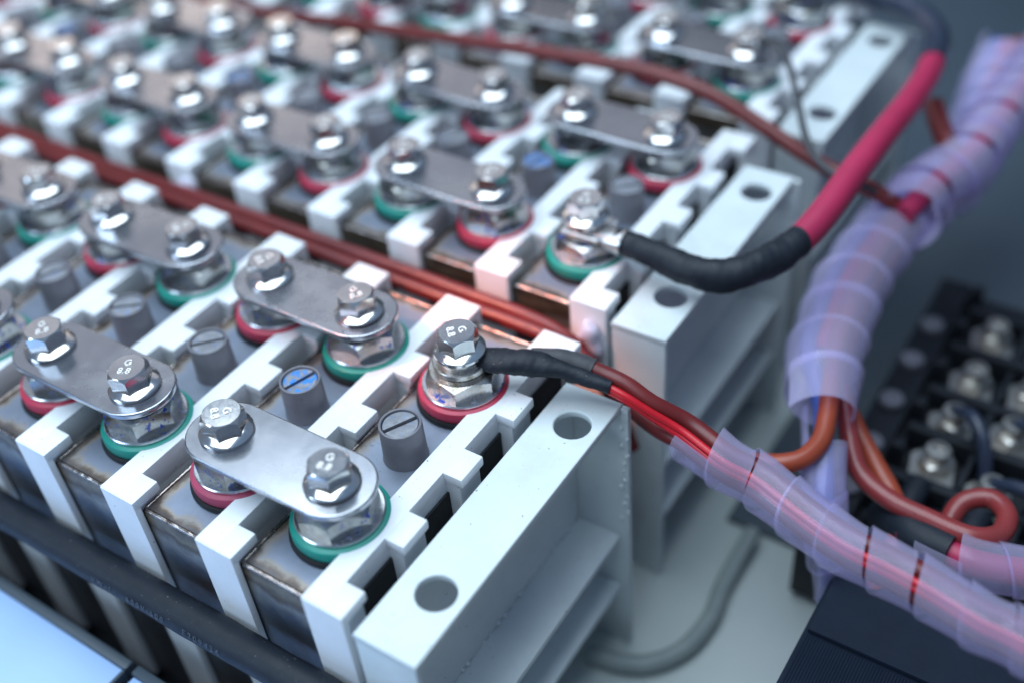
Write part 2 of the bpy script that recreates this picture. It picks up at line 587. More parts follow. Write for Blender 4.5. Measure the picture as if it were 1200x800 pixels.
# ------------------------------------------------------------------ shared meshes of a cell
CX0, CX1 = -20.5, 17.3                      # case, seen from the terminal axis
CY0, CY1 = -29.2, 107.2
CCX, CCY = (CX0 + CX1) / 2, (CY0 + CY1) / 2
HWX, HWY = (CX1 - CX0) / 2, (CY1 - CY0) / 2
TOP = -31.0
PITCH, LEN = 46.0, 71.1

me_case = to_mesh('case', box(-HWX, HWX, -HWY, HWY, -134, -0.9, 0.7, 2), M['case'])
me_lid = to_mesh('lid', box(-HWX + 1.6, HWX - 1.6, -HWY + 1.6, HWY - 1.6, -1.2, -0.5, 0.2, 1), M['lid'])


def weld_bead(seed):
    rng = random.Random(seed)
    hx, hy, rc = HWX - 0.9, HWY - 0.9, 1.2
    pts = []
    for (sx, sy, a0) in ((1, 1, 0), (-1, 1, 90), (-1, -1, 180), (1, -1, 270)):
        for k in range(3):
            a = math.radians(a0 + 45 * k)
            pts.append((sx * (hx - rc) + rc * math.cos(a), sy * (hy - rc) + rc * math.sin(a)))
    path = []
    for i, p in enumerate(pts):
        q = pts[(i + 1) % len(pts)]
        L = math.hypot(q[0] - p[0], q[1] - p[1])
        n = max(1, int(L / 1.15))
        for k in range(n):
            path.append((p[0] + (q[0] - p[0]) * k / n, p[1] + (q[1] - p[1]) * k / n))
    bm = bmesh.new()
    rings = []
    m = len(path)
    for i, (x, y) in enumerate(path):
        a, b = path[i - 1], path[(i + 1) % m]
        tx, ty = b[0] - a[0], b[1] - a[1]
        l = math.hypot(tx, ty)
        nx, ny = ty / l, -tx / l
        r = (0.95 if i % 2 else 0.72) + rng.uniform(-0.12, 0.15)
        rings.append([bm.verts.new((x + nx * r * math.cos(c), y + ny * r * math.cos(c), -0.75 + r * math.sin(c))) for c in [2 * PI * k / 8 for k in range(8)]])
    for i in range(m):
        a, b = rings[i], rings[(i + 1) % m]
        for k in range(8):
            k2 = (k + 1) % 8
            bm.faces.new((a[k], a[k2], b[k2], b[k]))
    return to_mesh('weld_bead', bm, M['weld'], 80)


me_weld = [weld_bead(s) for s in (3, 4, 5)]

# vent plug: tapered cup, with a slotted screw set into it
me_vent = to_mesh('vent_plug', lathe([(0, -0.5), (8.2, -0.5), (8.25, 0.2), (7.95, 0.8), (7.6, 15.3), (7.5, 15.8), (7.1, 15.95), (6.75, 15.8), (6.6, 15.3), (6.5, 13.4), (0, 13.4)]), M['vent_grey'])


def screw_insert(mat):
    r, g = 6.3, 0.75
    obs = []
    for sgn in (1, -1):
        a0 = math.asin(g / r)
        ol = [(r * math.cos(a0 + (PI - 2 * a0) * k / 24), sgn * r * math.sin(a0 + (PI - 2 * a0) * k / 24)) for k in range(25)]
        if sgn < 0:
            ol.reverse()
        obs.append(ol)
    return plate(obs, 13.7, 15.25, mat, 0.25, 'screw_insert')


me_screw = screw_insert(M['screw_plain'])
me_screw_blue = screw_insert(M['screw_blue'])

# terminal stack, z measured from the lid
me_oring = to_mesh('o_ring', lathe([(0, 0), (18.0, 0), (18.3, 0.7), (18.2, 1.6), (17.6, 2.3), (0, 2.3)]), M['black_rubber'])
PROF_G = [(0, 2.3), (16.9, 2.3), (17.2, 2.8), (17.2, 5.4), (16.9, 6.4), (16.0, 7.0), (0, 7.0)]
me_gasket = {k: to_mesh('gasket', lathe(PROF_G, 64), M[k]) for k in ('green_gasket', 'red_gasket', 'pink_gasket')}
me_washer = to_mesh('washer', lathe([(0, 7.0), (15.0, 7.0), (15.3, 7.3), (15.3, 8.2), (14.9, 8.6), (0, 8.6)], 56), M['washer'])


def nut_mesh(z0, z1, mat):
    bm = hexbody(24.2, z0, z1 - 0.02, 1.5, 0.0)
    lathe([(0, z1 - 0.1), (10.2, z1 - 0.1), (10.2, z1 + 0.9), (8.2, z1 + 0.9), (8.2, z1 + 2.2), (0, z1 + 2.2)], 40, bm)
    return to_mesh('terminal_nut', bm, mat, 14)


me_nut = nut_mesh(8.6, 17.0, M['nut'])
me_nut_low = nut_mesh(8.6, 15.2, M['nut_stained'])
me_nut_low_clean = nut_mesh(8.6, 15.2, M['nut'])

# hex flange bolt, z = 0 at its top face
bm = hexbody(13.2, -7.0, 0.0, 1.15)
me_bolt = to_mesh('hex_bolt', bm, M['bolt'], 14)
me_flange = to_mesh('flange', lathe([(0, -5.5), (6.6, -6.6), (7.2, -6.9), (9.0, -7.75), (9.45, -8.15), (9.5, -9.1), (9.2, -9.45), (0, -9.45)], 48), M['bolt'], 18)
me_spring = to_mesh('spring_washer', lathe([(0, -9.4), (7.6, -9.4), (7.9, -9.7), (7.9, -10.6), (7.4, -10.9), (7.4, -11.1), (8.0, -11.4), (8.0, -12.4), (7.6, -12.7), (0, -12.7)], 40), M['bolt'])


def grade_marks():
    a = text_mesh('8.8', 3.9, M['emboss'], 0.16, 1.05, 0.07)
    b = text_mesh('G', 4.0, M['emboss'], 0.16, 1.0, 0.07)
    bm = bmesh.new()
    a.transform(Matrix.Translation((0, -0.00215, 0.0001)))
    b.transform(Matrix.Translation((0.0, 0.0019, 0.0001)) @ Matrix.Rotation(0.25, 4, 'Z'))
    bm.from_mesh(a)
    bm.from_mesh(b)
    me = bpy.data.meshes.new('grade_mark')
    bm.to_mesh(me)
    bm.free()
    me.materials.append(M['emboss'])
    return me


me_grade = grade_marks()

# busbar: rounded link
def stadium(x0, x1, r, n=28):
    out = []
    for k in range(n + 1):
        a = -PI / 2 + PI * k / n
        out.append((x1 + r * math.cos(a), r * math.sin(a)))
    for k in range(n + 1):
        a = PI / 2 + PI * k / n
        out.append((x0 + r * math.cos(a), r * math.sin(a)))
    return out


me_bar = plate([stadium(-PITCH / 2 - 0.6, PITCH / 2 + 0.6, 14.2)], -2.5, 0, M['busbar'], 0.55, 'busbar')

# separator
SEP_TOP = -25.0
X0, XR, X1 = 10.4, 19.2, 26.8
me_rail = to_mesh('rail', box(X0, XR, -31.7, 110.4, -35.5, SEP_TOP, 0.3), M['white_plastic'])
me_wall = to_mesh('partition', box(XR - 1.6, XR - 0.1, -31, 109, -165, -35.6, 0.1, 1), M['white_plastic'])


def tooth_mesh(y0, y1, end=False):
    bm = box(XR - 1.5, X1, y0, y1, -29.2, SEP_TOP - 0.05, 0.6)
    if end:
        box(X1 - 1.8, X1 - 0.05, y1 - 3.4, y1 - 0.1, -34.5, -28.3, 0.25, 1, bm)
    else:
        box(XR - 0.3, X1 - 1.5, y0 + 0.6, y1 - 0.9, -165, -28.5, 0.2, 1, bm)
    return to_mesh('tooth', bm, M['white_plastic'])


TEETH = ((-31.7, -20.3), (-1.0, 12.2), (31.2, 44.2), (63.4, 76.6), (96.8, 110.4))
me_teeth = [tooth_mesh(a, b, i == 4) for i, (a, b) in enumerate(TEETH)]
bm = box(X0, X1 - 0.1, -32.2, -29.6, -165, SEP_TOP - 0.22, 0.4)
me_leg = to_mesh('front_leg', bm, M['white_plastic'])
me_rear = to_mesh('rear_leg', box(X0, X0 + 5.5, 107.6, 110.2, -165, -31.0, 0.4), M['white_plastic'])

# ------------------------------------------------------------------ builders
ORD = ['first', 'second', 'third', 'fourth', 'fifth', 'sixth', 'seventh', 'eighth', 'ninth', 'tenth', 'eleventh', 'twelfth', 'thirteenth']
DX = {1: 0.0, 2: -1.3, 3: -1.0}
DY = {1: 0.0, 2: 163.3, 3: 322.0}
ROW = {1: 'front row', 2: 'middle row', 3: 'back row'}
NCELL = {1: 8, 2: 11, 3: 10}
rng = random.Random(21)


def hex_bolt(parent, loc, rot, marks=True):
    b = add('hex_bolt', me_bolt, parent, loc, (rng.uniform(-0.03, 0.03), rng.uniform(-0.03, 0.03), rot))
    add('flange', me_flange, b)
    if marks:
        add('grade_mark', me_grade, b, (0, 0, 0), (0, 0, rng.uniform(0, 6.28)))
    return b


def make_cell(mod, i):
    ax = DX[mod] - PITCH * (i - 1)
    ay = DY[mod]
    root = empty('battery_cell', (ax + CCX, ay + CCY, TOP - 134))
    tag(root, f'steel battery cell with two terminals, {ORD[i-1]} from the beam end of the {ROW[mod]}', 'battery cell', 'steel battery cells in three rows')
    lz = 134
    add('case', me_case, root, (0, 0, lz))
    add('lid', me_lid, root, (0, 0, lz))
    add('weld_bead', me_weld[(i + mod) % 3], root, (0, 0, lz))
    blue = (mod, i) in ((1, 2), (2, 2), (2, 6), (2, 9))
    v = add('vent_plug', me_vent, root, (-CCX - 1.0 + rng.uniform(-.5, .5), 36 - CCY + rng.uniform(-.5, .5), lz - 0.5))
    s = add('screw_insert', me_screw_blue if blue else me_screw, v, (0, 0, 0), (0, 0, 0.95 + rng.uniform(-0.5, 0.5)))
    if blue:
        s['label'] = 'screw insert smeared with blue paint'
    for far in (0, 1):
        green = (i % 2 == 1) != bool(far)
        free = (mod == 1 and i == 1 and far) or (mod == 2 and i == 1 and not far)
        me = me_nut
        if free:
            me = me_nut_low if mod == 1 else me_nut_low_clean
        n = add('terminal_nut', me, root, (-CCX, far * LEN - CCY, lz - 0.5), (0, 0, rng.uniform(0, 1.05) if not free else 0.42))
        n['label'] = ('green' if green else 'red') + ' ringed terminal nut'
        add('washer', me_washer, n)
        gk = 'green_gasket' if green else ('pink_gasket' if (mod, i, far) == (1, 2, 0) else 'red_gasket')
        g = add('gasket', me_gasket[gk], n)
        g['label'] = 'green plastic gasket ring' if green else 'red plastic gasket ring'
        add('o_ring', me_oring, n)
    return root


for mod in (1, 2, 3):
    for i in range(1, NCELL[mod] + 1):
        make_cell(mod, i)

for mod in (1, 2, 3):
    for i in range(0, NCELL[mod] + 1):
        x = DX[mod] - PITCH * i
        root = empty('cell_separator', (x, DY[mod], -165))
        where = 'at the beam end' if i == 0 else f'left of the {ORD[i-1]} cell'
        tag(root, f'white notched separator {where} of the {ROW[mod]}, counting from the beam', 'separator', 'white separators between the battery cells')
        for name, me in (('rail', me_rail), ('partition', me_wall), ('front_leg', me_leg), ('rear_leg', me_rear)):
            add(name, me, root, (0, 0, 165))
        for me in me_teeth:
            add('tooth', me, root, (0, 0, 165))

# dark foam sheet seen in the openings of each end separator
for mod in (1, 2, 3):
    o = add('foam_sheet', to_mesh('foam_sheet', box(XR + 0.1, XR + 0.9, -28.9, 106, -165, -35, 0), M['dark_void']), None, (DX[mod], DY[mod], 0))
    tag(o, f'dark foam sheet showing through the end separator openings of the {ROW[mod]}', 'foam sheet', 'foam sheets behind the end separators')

# busbars
tilt = random.Random(5)
PAIRS = {(1, 0): [(1, 2), (3, 4), (5, 6)], (1, 1): [(2, 3), (4, 5), (6, 7)],
         (2, 0): [(2, 3), (4, 5), (6, 7), (8, 9), (10, 11)], (2, 1): [(1, 2), (3, 4), (5, 6), (7, 8), (9, 10)],
         (3, 0): [(1, 2), (3, 4), (5, 6), (7, 8)], (3, 1): [(2, 3), (4, 5), (6, 7)]}
JIT = {(1, 0, 1): (-0.2, -0.7), (1, 0, 2): (0.9, -0.3)}
for (mod, far), prs in PAIRS.items():
    for (a, b) in prs:
        cx = DX[mod] - PITCH * (a + b - 2) / 2
        cy = DY[mod] + far * LEN
        root = empty('busbar', (cx, cy, -12.0))
        side = 'far' if far else 'near'
        tag(root, f'plated steel busbar bolted across {side} terminals of the {ORD[a-1]} and {ORD[b-1]} cells, {ROW[mod]}', 'busbar', 'busbars bolted across neighbouring cells')
        root.rotation_euler = (tilt.uniform(-0.012, 0.012), tilt.uniform(-0.012, 0.012), tilt.uniform(-0.015, 0.015))
        add('link_plate', me_bar, root, (0, 0, 2.5))
        for sx in (1, -1):
            hex_bolt(root, (sx * PITCH / 2, 0, 2.5 + 9.45), tilt.uniform(0, 6.28))

# free terminals: bolts through cable lugs
root = empty('terminal_bolt', (0, LEN, -15.0))
tag(root, 'warm toned hex bolt holding the black sleeved sensing lug', 'bolt')
hex_bolt(root, (0, 0, 15.0), 0.42)
add('spring_washer', me_spring, root, (0, 0, 15.0))
add('washer', to_mesh('washer', lathe([(0, 2.4), (10.0, 2.4), (10.3, 2.1), (10.3, 0.2), (9.9, 0), (0, 0)], 48), M['nut_stained']), root)

root = empty('terminal_bolt', (DX[2], DY[2], -15.0))
tag(root, 'shiny hex bolt holding the tinned lug of the crimson power cable', 'bolt')
hex_bolt(root, (0, 0, 15.0), 0.2)
add('spring_washer', me_spring, root, (0, 0, 15.0))

# ------------------------------------------------------------------ painted end beams
me_bflange = plate([[(29, -32), (53, -32), (53, 94.2), (29, 94.2)], circle(42.6, -7, 6.8), circle(42.4, 76, 6.8)], -33.2, -30.2, M['paint'], 0.6, 'top_flange')
me_web = to_mesh('web', box(30.5, 33, -29.4, 91.4, -165, -33.3, 0.2, 1), M['paint'])
me_rib = to_mesh('rib', box(33.1, 52.4, -29.3, 91.3, -1.5, 1.5, 0.3), M['paint'])
me_bfront = to_mesh('front_plate', box(29.2, 52.6, -31.9, -29.5, -175.9, -33.3, 0.4), M['paint'])
me_bback = to_mesh('back_plate', box(30.5, 56.2, 91.5, 94, -175.9, -33.3, 0.3, 2, box(53.15, 56.1, 91.6, 93.9, -33.6, -30.6, 0.3)), M['paint'])


def weld_blobs():
    r2 = random.Random(9)
    bm = bmesh.new()
    for k in range(34):
        own = bmesh.new()
        s = r2.uniform(0.5, 1.3)
        bmesh.ops.create_icosphere(own, subdivisions=2, radius=s)
        if k < 22:
            p = (33.3, -25 + k * 5.2 + r2.uniform(-2, 2), -101.2 + r2.uniform(-.4, 1.2))
        else:
            p = (53 + r2.uniform(0, 3), 91.3, -40 - (k - 22) * 4.6)
        bmesh.ops.translate(own, vec=p, verts=own.verts)
        merge(bm, own)
    return to_mesh('weld_spatter', bm, M['paint'], 60)


me_spat = weld_blobs()
for mod in (1, 2, 3):
    dx, dy = DX[mod] + (0.8 if mod == 1 else 0), DY[mod] + (0 if mod < 3 else 1)
    root = empty('end_beam', (dx + 42, dy + 31, -172))
    tag(root, f'pale grey painted steel end beam with two holes, right of the {ROW[mod]}', 'beam', 'painted beams at the row ends')
    off = (-42, -31, 172)
    add('top_flange', me_bflange, root, off)
    add('web', me_web, root, off)
    add('rib', me_rib, root, (off[0], off[1], off[2] - 103))
    add('rib', me_rib, root, (off[0], off[1], off[2] - 135))
    add('front_plate', me_bfront, root, off)
    add('back_plate', me_bback, root, off)
    sp_o = add('weld_spatter', me_spat, root, off)
    sp_o['kind'] = 'stuff'

# ------------------------------------------------------------------ cables
BUNDLE = [(77.7, 95.7, -35.0), (94.1, 92.6, -38.5), (107.5, 92.3, -41.0), (126.7, 86.3, -42.5), (142.7, 82.3, -43.5), (157.3, 81.2, -44.0), (171.3, 79.4, -44.5), (187.7, 76.1, -45.0), (199.3, 75.1, -45.0)]


def along(ox, oy, oz, first=0):
    return [(p[0] + ox, p[1] + oy, p[2] + oz) for p in BUNDLE[first:]] + [(245 + ox, 67 + oy, -45 + oz)]


def cable(name, pts, r, mat, label, cat='cable', **kw):
    o = add(name, to_mesh(name, tube(pts, r, **kw), mat, 60))
    tag(o, label, cat)
    return o


GY = 2.0
cable('brown_cable', [(-420, 117.5, -35), (-330, 116.5, -34), (-257, 116, -34.5), (-186, 116.6, -34), (-112, 117, -34.5), (-47, 117, -35), (8, 118, -36.5), (35, 113, -42), (54, 103, -42), (66, 97.5, -40.5)] + along(-0.5, -1.5, -3.8),
      3.1, M['brown_cable'], 'thick brown cable along the gap between front and middle rows')
cable('brown_cable', [(-420, 122.5, -33), (-330, 121.7, -32.5), (-257, 121.6, -33), (-186, 122.1, -32.5), (-112, 122.6, -33), (-47, 122.8, -33.5), (8, 124, -38), (30, 124, -60), (40, 126, -90)],
      3.0, M['brown_cable'], 'second brown cable lying higher in the gap beside the middle row')
cable('brown_cable', [(-420, 279, -30), (-300, 281, -28), (-235.7, 282, -22.5), (-173.5, 282, -17.5), (-117, 282, -13.5), (-66, 282, -10), (-32, 282, -9.5), (-1, 281, -13), (26, 279, -22), (57, 275, -32), (84, 272, -37), (100, 276, -46)],
      3.7, M['brown_cable'], 'brown cable arching over the gap between middle and back rows')

# sensing lead on the first cell: black sleeve, brown wire, two thin red wires
root = empty('sensing_lead', (8, 75, -13.5))
tag(root, 'black heat shrunk sensing lead with brown and red wires off the warm bolt', 'cable lead')
off = Vector((-8, -75, 13.5))


def part(name, bm, mat, label=None, angle=60):
    o = add(name, to_mesh(name, bm, mat, angle), root, off)
    if label:
        o['label'] = label
    return o


part('sleeve', tube([(4.5, 73.0, -13.4), (11, 76, -13.0), (17.5, 78.6, -13.2), (26, 82.4, -13.6), (34, 84.6, -14.6), (42.5, 86.2, -16), (52.2, 88.0, -17.8)],
     lambda s: 4.0 + 1.6 * math.sin(min(1, s * 1.5) * PI) - 1.4 * s, 24, 0.8, True, lambda s: 0.72 + 0.28 * s, 0.10, 3), M['sleeve'])
part('sleeve', tube([(22, 84, -14.5), (30, 89.2, -15.5), (38, 92.0, -17.0), (42, 92.8, -18.0)], 4.3, 22, 0.8, True, None, 0.04, 5), M['sleeve_grey'], 'dark grey sleeve on the brown wire')
part('brown_wire', tube([(38, 92.0, -17.0), (46, 93.6, -19.0), (55, 94.3, -21), (65, 94.5, -25.5)] + along(0, 2.8, 2.2), 3.5, 20), M['brown_cable'])
for k, (ox, oz) in enumerate(((0, 0), (1.3, -1.9))):
    part('red_wire', tube([(50 + ox, 87.7, -17.4 + oz), (58 + ox, 87.9, -19.3 + oz), (66, 89.2, -23.5 + oz)] + along(1.0, -4.4 - 0.6 * k, 5.4 - 2.2 * k), 1.45, 12), M['red_wire'])
part('lug_tongue', lathe([(0, -15.0), (8.0, -15.0), (8.3, -14.7), (8.3, -13.1), (8.0, -12.8), (0, -12.8)], 40, None, 0, 71.1), M['nut_stained'])

# crimson power cable with black boot on the middle row
root = empty('power_cable', (DX[2], DY[2], -14))
off = Vector((-DX[2], -DY[2], 14))
tag(root, 'thick crimson power cable with black sleeve, looping over the middle beam', 'cable')
PC = [(5, 161.8, -14.5), (14, 160.5, -14.5), (20.5, 161, -14.8), (30, 160, -15), (41, 159, -16), (50, 158.5, -16.2), (59.5, 160, -16), (67, 166, -15), (74, 177.5, -14.5), (78.5, 192.5, -14), (81, 212, -12), (81.8, 245, -10), (82.5, 280, -10), (82.5, 310, -12), (81, 340, -14), (79, 356, -15), (73, 382, -15), (62, 400, -15), (44, 412, -15), (20, 420, -15), (-10, 424, -14)]


def cut(pts, a, b):
    return pts[a:b + 1]


part('lug', box(-8.5, 8.5, 154.5, 172, -15.0, -12.8, 0.5, 2, tube([(4, 162.4, -13.6), (9, 161.5, -13.8), (13, 160.9, -14.2), (18, 160.8, -14.6)], lambda s: 4.2 + 1.8 * s, 20, 0.8, True, lambda s: 0.45 + 0.5 * s)), M['tin'])
part('black_sleeve', tube(cut(PC, 1, 9), lambda s: 5.0 + 1.6 * min(1, s * 2.2), 28, 1.0, True, None, 0.075, 8), M['sleeve'])
part('cable_jacket', tube(cut(PC, 8, 15), 6.1, 28, 1.5), M['crimson_cable'])
part('grey_sleeve', tube(cut(PC, 15, 20), 6.6, 28, 1.5, True, None, 0.04, 4), M['sleeve_navy'])

# long black cable strapped across the front of the front row
root = empty('black_cable', (-20, -39.5, -66))
tag(root, 'black jacketed cable with faint printing running across the front cell faces', 'cable')
off = Vector((20, 39.5, 66))
BC = [(-420, -39.6, -76), (-300, -39.6, -73), (-153, -39.6, -70.4), (-63.5, -39.6, -67), (1, -39.6, -65), (60, -39.6, -64), (140, -40, -63)]
part('jacket', tube(BC, 6.5, 32, 3, True, None, 0.03, 11), M['sleeve'])


def print_on_cable(body, xc, size, ang):
    me = text_mesh(body, size, M['mark'], 0.05, 1.5)
    for v in me.vertices:
        x = xc + v.co.x / U
        s = v.co.y / U
        zc = -67 + (x + 63.5) / 64.5 * 2.0
        a = ang + s / 7.1
        rr = 6.77 + v.co.z / U
        v.co = Vector((x, -39.6 - rr * math.cos(a), zc + rr * math.sin(a))) * U
    o = add('printing', me, root, off)


print_on_cable('E209436', -33, 3.6, 0.30)
print_on_cable('-600V-600', -62, 3.4, 0.30)
print_on_cable('VW-1', -84, 3.4, 0.30)

# ------------------------------------------------------------------ spiral wrapped bundles
def spiral(pts, r0, pitch, width, seed, flare=0.9, nseg=30):
    path = catmull(pts, 0.8)
    acc = [0.0]
    for a, b in zip(path, path[1:]):
        acc.append(acc[-1] + (b - a).length)
    T, N, B = frames(path)
    L = acc[-1]
    rg = random.Random(seed)
    turns = int((L - width) / pitch)
    jit = [rg.uniform(-0.11, 0.11) * pitch for _ in range(turns + 3)]
    jr = [rg.uniform(-0.3, 0.5) for _ in range(turns + 3)]
    tiltp = [rg.uniform(-0.25, 0.25) * pitch for _ in range(turns + 3)]
    import bisect

    def at(s):
        s = min(max(s, 0), L - 1e-6)
        i = min(bisect.bisect_right(acc, s) - 1, len(path) - 2)
        f = (s - acc[i]) / max(1e-9, acc[i + 1] - acc[i])
        return path[i].lerp(path[i + 1], f), N[i].lerp(N[i + 1], f).normalized(), B[i].lerp(B[i + 1], f).normalized()
    bm = bmesh.new()
    prev = None
    nv = 6
    for q in range(turns * nseg + 1):
        th = 2 * PI * q / nseg
        k = q // nseg
        f = q / nseg - k
        f2 = f * f * (3 - 2 * f)
        j = jit[k] * (1 - f2) + jit[k + 1] * f2
        rr = jr[k] * (1 - f2) + jr[k + 1] * f2
        outer, inner = [], []
        for v in range(nv + 1):
            w = v / nv
            s = pitch * q / nseg + j + width * w
            p, n, b = at(s)
            dirv = n * math.cos(th + 0.9) + b * math.sin(th + 0.9)
            r = r0 + rr * 0.5 + flare * (1 - w) ** 1.5 - 0.25 * w
            outer.append(bm.verts.new(p + dirv * r))
            inner.append(bm.verts.new(p + dirv * (r - 0.55)))
        cur = outer + inner[::-1]
        if prev:
            m = len(cur)
            for a in range(m):
                a2 = (a + 1) % m
                bm.faces.new((prev[a], prev[a2], cur[a2], cur[a]))
        else:
            bm.faces.new(cur)
        prev = cur
    bm.faces.new(prev[::-1])
    return bm


B1 = [(64, 100, -33)] + BUNDLE + [(245, 67, -45)]
o = add('spiral_wrap', to_mesh('spiral_wrap', spiral(B1[1:], 9.3, 15.4, 15.1, 4, 0.9), M['wrap'], 50))
tag(o, 'milky lavender spiral wrap around red and brown wires at lower right', 'cable wrap')
B2 = [(93, 470, -58), (97, 420, -58), (106.7, 342, -58), (100, 310, -58), (93, 282, -58), (90.5, 236, -59), (94, 205, -60), (98, 182, -60), (106, 156, -61), (114, 132, -62), (120, 110, -62)]
o = add('spiral_wrap', to_mesh('spiral_wrap', spiral(B2[:-1], 14.6, 22, 22.4, 12, 2.0), M['wrap_dense'], 50))
tag(o, 'wide milky spiral wrap climbing past the middle row to the upper right', 'cable wrap')
o = add('spiral_wrap', to_mesh('spiral_wrap', spiral([(104, 262, -47), (98, 278, -47), (100, 300, -46), (109, 330, -45), (113, 400, -45), (116, 480, -45), (118, 560, -45)], 13, 18, 19, 15, 1.2), M['wrap_dense'], 50))
tag(o, 'blurred spiral wrap merging behind the crimson power cable', 'cable wrap')
o = add('spiral_wrap', to_mesh('spiral_wrap', spiral([(108, 158, -66), (114, 143, -68), (122, 124, -72), (128, 116, -88), (130, 119, -110), (129, 126, -140)], 8.5, 22, 23.5, 18, 0.6), M['wrap'], 50))
tag(o, 'narrow milky spiral wrap dropping behind the lower right bundle', 'cable wrap')
o = add('spiral_wrap', to_mesh('spiral_wrap', spiral([(157, 133, -84.5), (168, 131, -84), (181, 131, -84), (200, 137, -84), (240, 150, -84)], 9.5, 15, 16, 23, 0.6), M['wrap'], 50))
tag(o, 'short spiral wrap of pink wires at the right edge below the maroon loop', 'cable wrap')

# wires inside the wide bundle and those leaving it
inner = [(p[0] + 4, p[1], p[2] + 5) for p in B2]
cable('orange_cable', inner[:-3] + [(108.5, 160, -55), (112, 148, -57), (114, 137, -58.5), (111.5, 126.5, -59.5), (105, 121, -60.5), (98, 119, -62), (88, 118, -66)], 3.8, M['orange_cable'], 'orange cable leaving the wide wrap and curling left')
inner = [(p[0] + 7, p[1], p[2] - 3) for p in B2]
cable('maroon_cable', inner[:-3] + [(113, 168, -68), (119, 158, -72), (128, 147, -78), (142, 141, -80), (158, 138, -79), (173, 136.5, -78), (181.5, 143, -79), (181.5, 154.5, -80), (174, 160.5, -81), (165.5, 156, -84), (163.5, 146, -91), (166, 136, -102)],
      3.9, M['maroon_cable'], 'maroon cable making a tight loop above the terminal block')
cable('orange_cable', [(p[0] + 5, p[1] + 2, p[2] - 7) for p in B2[4:-3]] + [(117, 172, -80), (130, 160, -84), (141, 150, -87), (148.5, 138, -88), (149.5, 124, -92), (148, 112, -100)],
      4.0, M['orange_cable'], 'orange cable bending down behind the maroon cable')
cable('blue_cable', [(p[0] - 7, p[1], p[2] + 3) for p in B2[:-3]] + [(107, 158, -62), (114, 142, -66), (122, 124, -71), (128, 116, -88), (130, 119, -110), (129, 126, -135)], 4.0, M['blue_wire'], 'blue cable inside the wide spiral wrap')
cable('crimson_cable', [(p[0] - 1.5, p[1], p[2] + 2) for p in B2[:-3]], 4.6, M['crimson_cable'], 'crimson cable showing through gaps of the wide wrap')
cable('red_wire', [(109, 158, -63), (116, 142, -65), (124, 124, -70), (130, 115, -88), (131, 119, -110), (130, 126, -135)], 1.6, M['red_wire'], 'thin pink red wire inside the narrow dropping wrap')
cable('crimson_cable', [(98, 270, -44), (104, 300, -42), (112, 340, -41), (117, 420, -41), (121, 560, -41)], 5, M['crimson_cable'], 'crimson cable inside the blurred upper wrap')
cable('pink_cable', [(150, 134, -86), (168, 131, -84), (181, 131, -84), (200, 137, -84), (240, 150, -84)], 5.2, M['crimson_cable'], 'pink cable inside the short wrap at the right edge')
cable('brown_cable', [(84, 355, -36), (92, 340, -38), (103, 325, -42), (112, 318, -46)], 5.0, M['brown_cable'], 'short brown cable emerging below the crimson power cable')
cable('black_wire', [(4, 322, -6), (14, 318, 1), (26, 305, -2), (37, 290, -9), (50, 268, -13), (60, 256, -16), (72, 249, -18), (82, 250, -20), (88, 256, -26)], 1.7, M['sleeve_grey'], 'thin dark wire drooping from the back row end terminal', 'wire')
cable('floor_shadow_tube', [(45, 76, -171.6), (62, 80, -171.6), (72.5, 87.5, -171.6), (80, 100.5, -171.6), (82.5, 119, -171.6), (80, 138, -171.6), (80, 170, -168)], 4.2, M['floor_shadow_grey'], 'grey tube standing in for a curved shadow on the pale floor between the beams')  # tube added in place of a dark curved shadow on the floor
cable('black_sleeve', [(140, 150, -100), (150, 138, -88), (158, 133, -85), (169, 131, -84)], 7.6, M['sleeve'], 'black sleeve at the mouth of the short wrap', 'sleeve')

# blobs of hot glue on two separator fronts
for (x, y, z, sc, lab) in ((19, 128.4, -41, 1.0, 'milky hot glue blob on the end separator of the middle row'), (-204, 127.2, -38, 1.25, 'milky hot glue blob hanging from a middle row separator over brown cables')):
    bm = bmesh.new()
    bmesh.ops.create_icosphere(bm, subdivisions=4, radius=1)
    rg = random.Random(int(x))
    for v in bm.verts:
        c = v.co.copy()
        k = 1 + 0.16 * math.sin(3.1 * c.x + 2 * c.z + x) + 0.12 * math.sin(5 * c.z - 2 * c.x)
        v.co = Vector((c.x * 5.2 * sc * k, c.y * 2.6 * k, c.z * 8.2 * sc * k + (1 - c.x * c.x) * 1.5))
    o = add('glue_blob', to_mesh('glue_blob', bm, M['glue'], 80), None, (x, y, z))
    tag(o, lab, 'glue blob', 'hot glue blobs on the separators')

# ------------------------------------------------------------------ terminal block at the right
root = empty('terminal_block', (150, 250, -176))
tag(root, 'black terminal block with rows of plated studs at the right', 'terminal block')
off = Vector((-150, -250, 176))
part('housing', box(106, 330, 150, 345, -172, -134, 1.5), M['black_housing'], None, 35)
for k, y in enumerate((166, 196, 226, 256, 288, 320)):
    o = part('barrier', box(128, 330, y - 2.6, y + 2.6, -134, -121 - (k % 2) * 1.5, 0.8), M['black_housing'], None, 35)
part('side_rail', box(108, 124, 152, 343, -134, -126, 0.8), M['black_housing'], None, 35)
me_stud = to_mesh('stud', lathe([(0, 0), (5.4, 0), (5.6, 0.4), (5.6, 5.2), (5.0, 6.0), (3.3, 6.1), (2.7, 4.6), (0, 4.4)], 36), M['terminal_steel'])
me_stud_d = to_mesh('dark_stud', lathe([(0, 0), (5.4, 0), (5.6, 0.4), (5.5, 3.0), (4.6, 3.8), (3.0, 3.8), (2.4, 3.0), (0, 3.0)], 32), M['vent_grey'])
me_tab = plate([[(-9.5, -10), (9.5, -10), (9.5, 7), (6, 10), (-6, 10), (-9.5, 7)]], -2.0, 0, M['terminal_steel'], 0.3, 'terminal_tab')
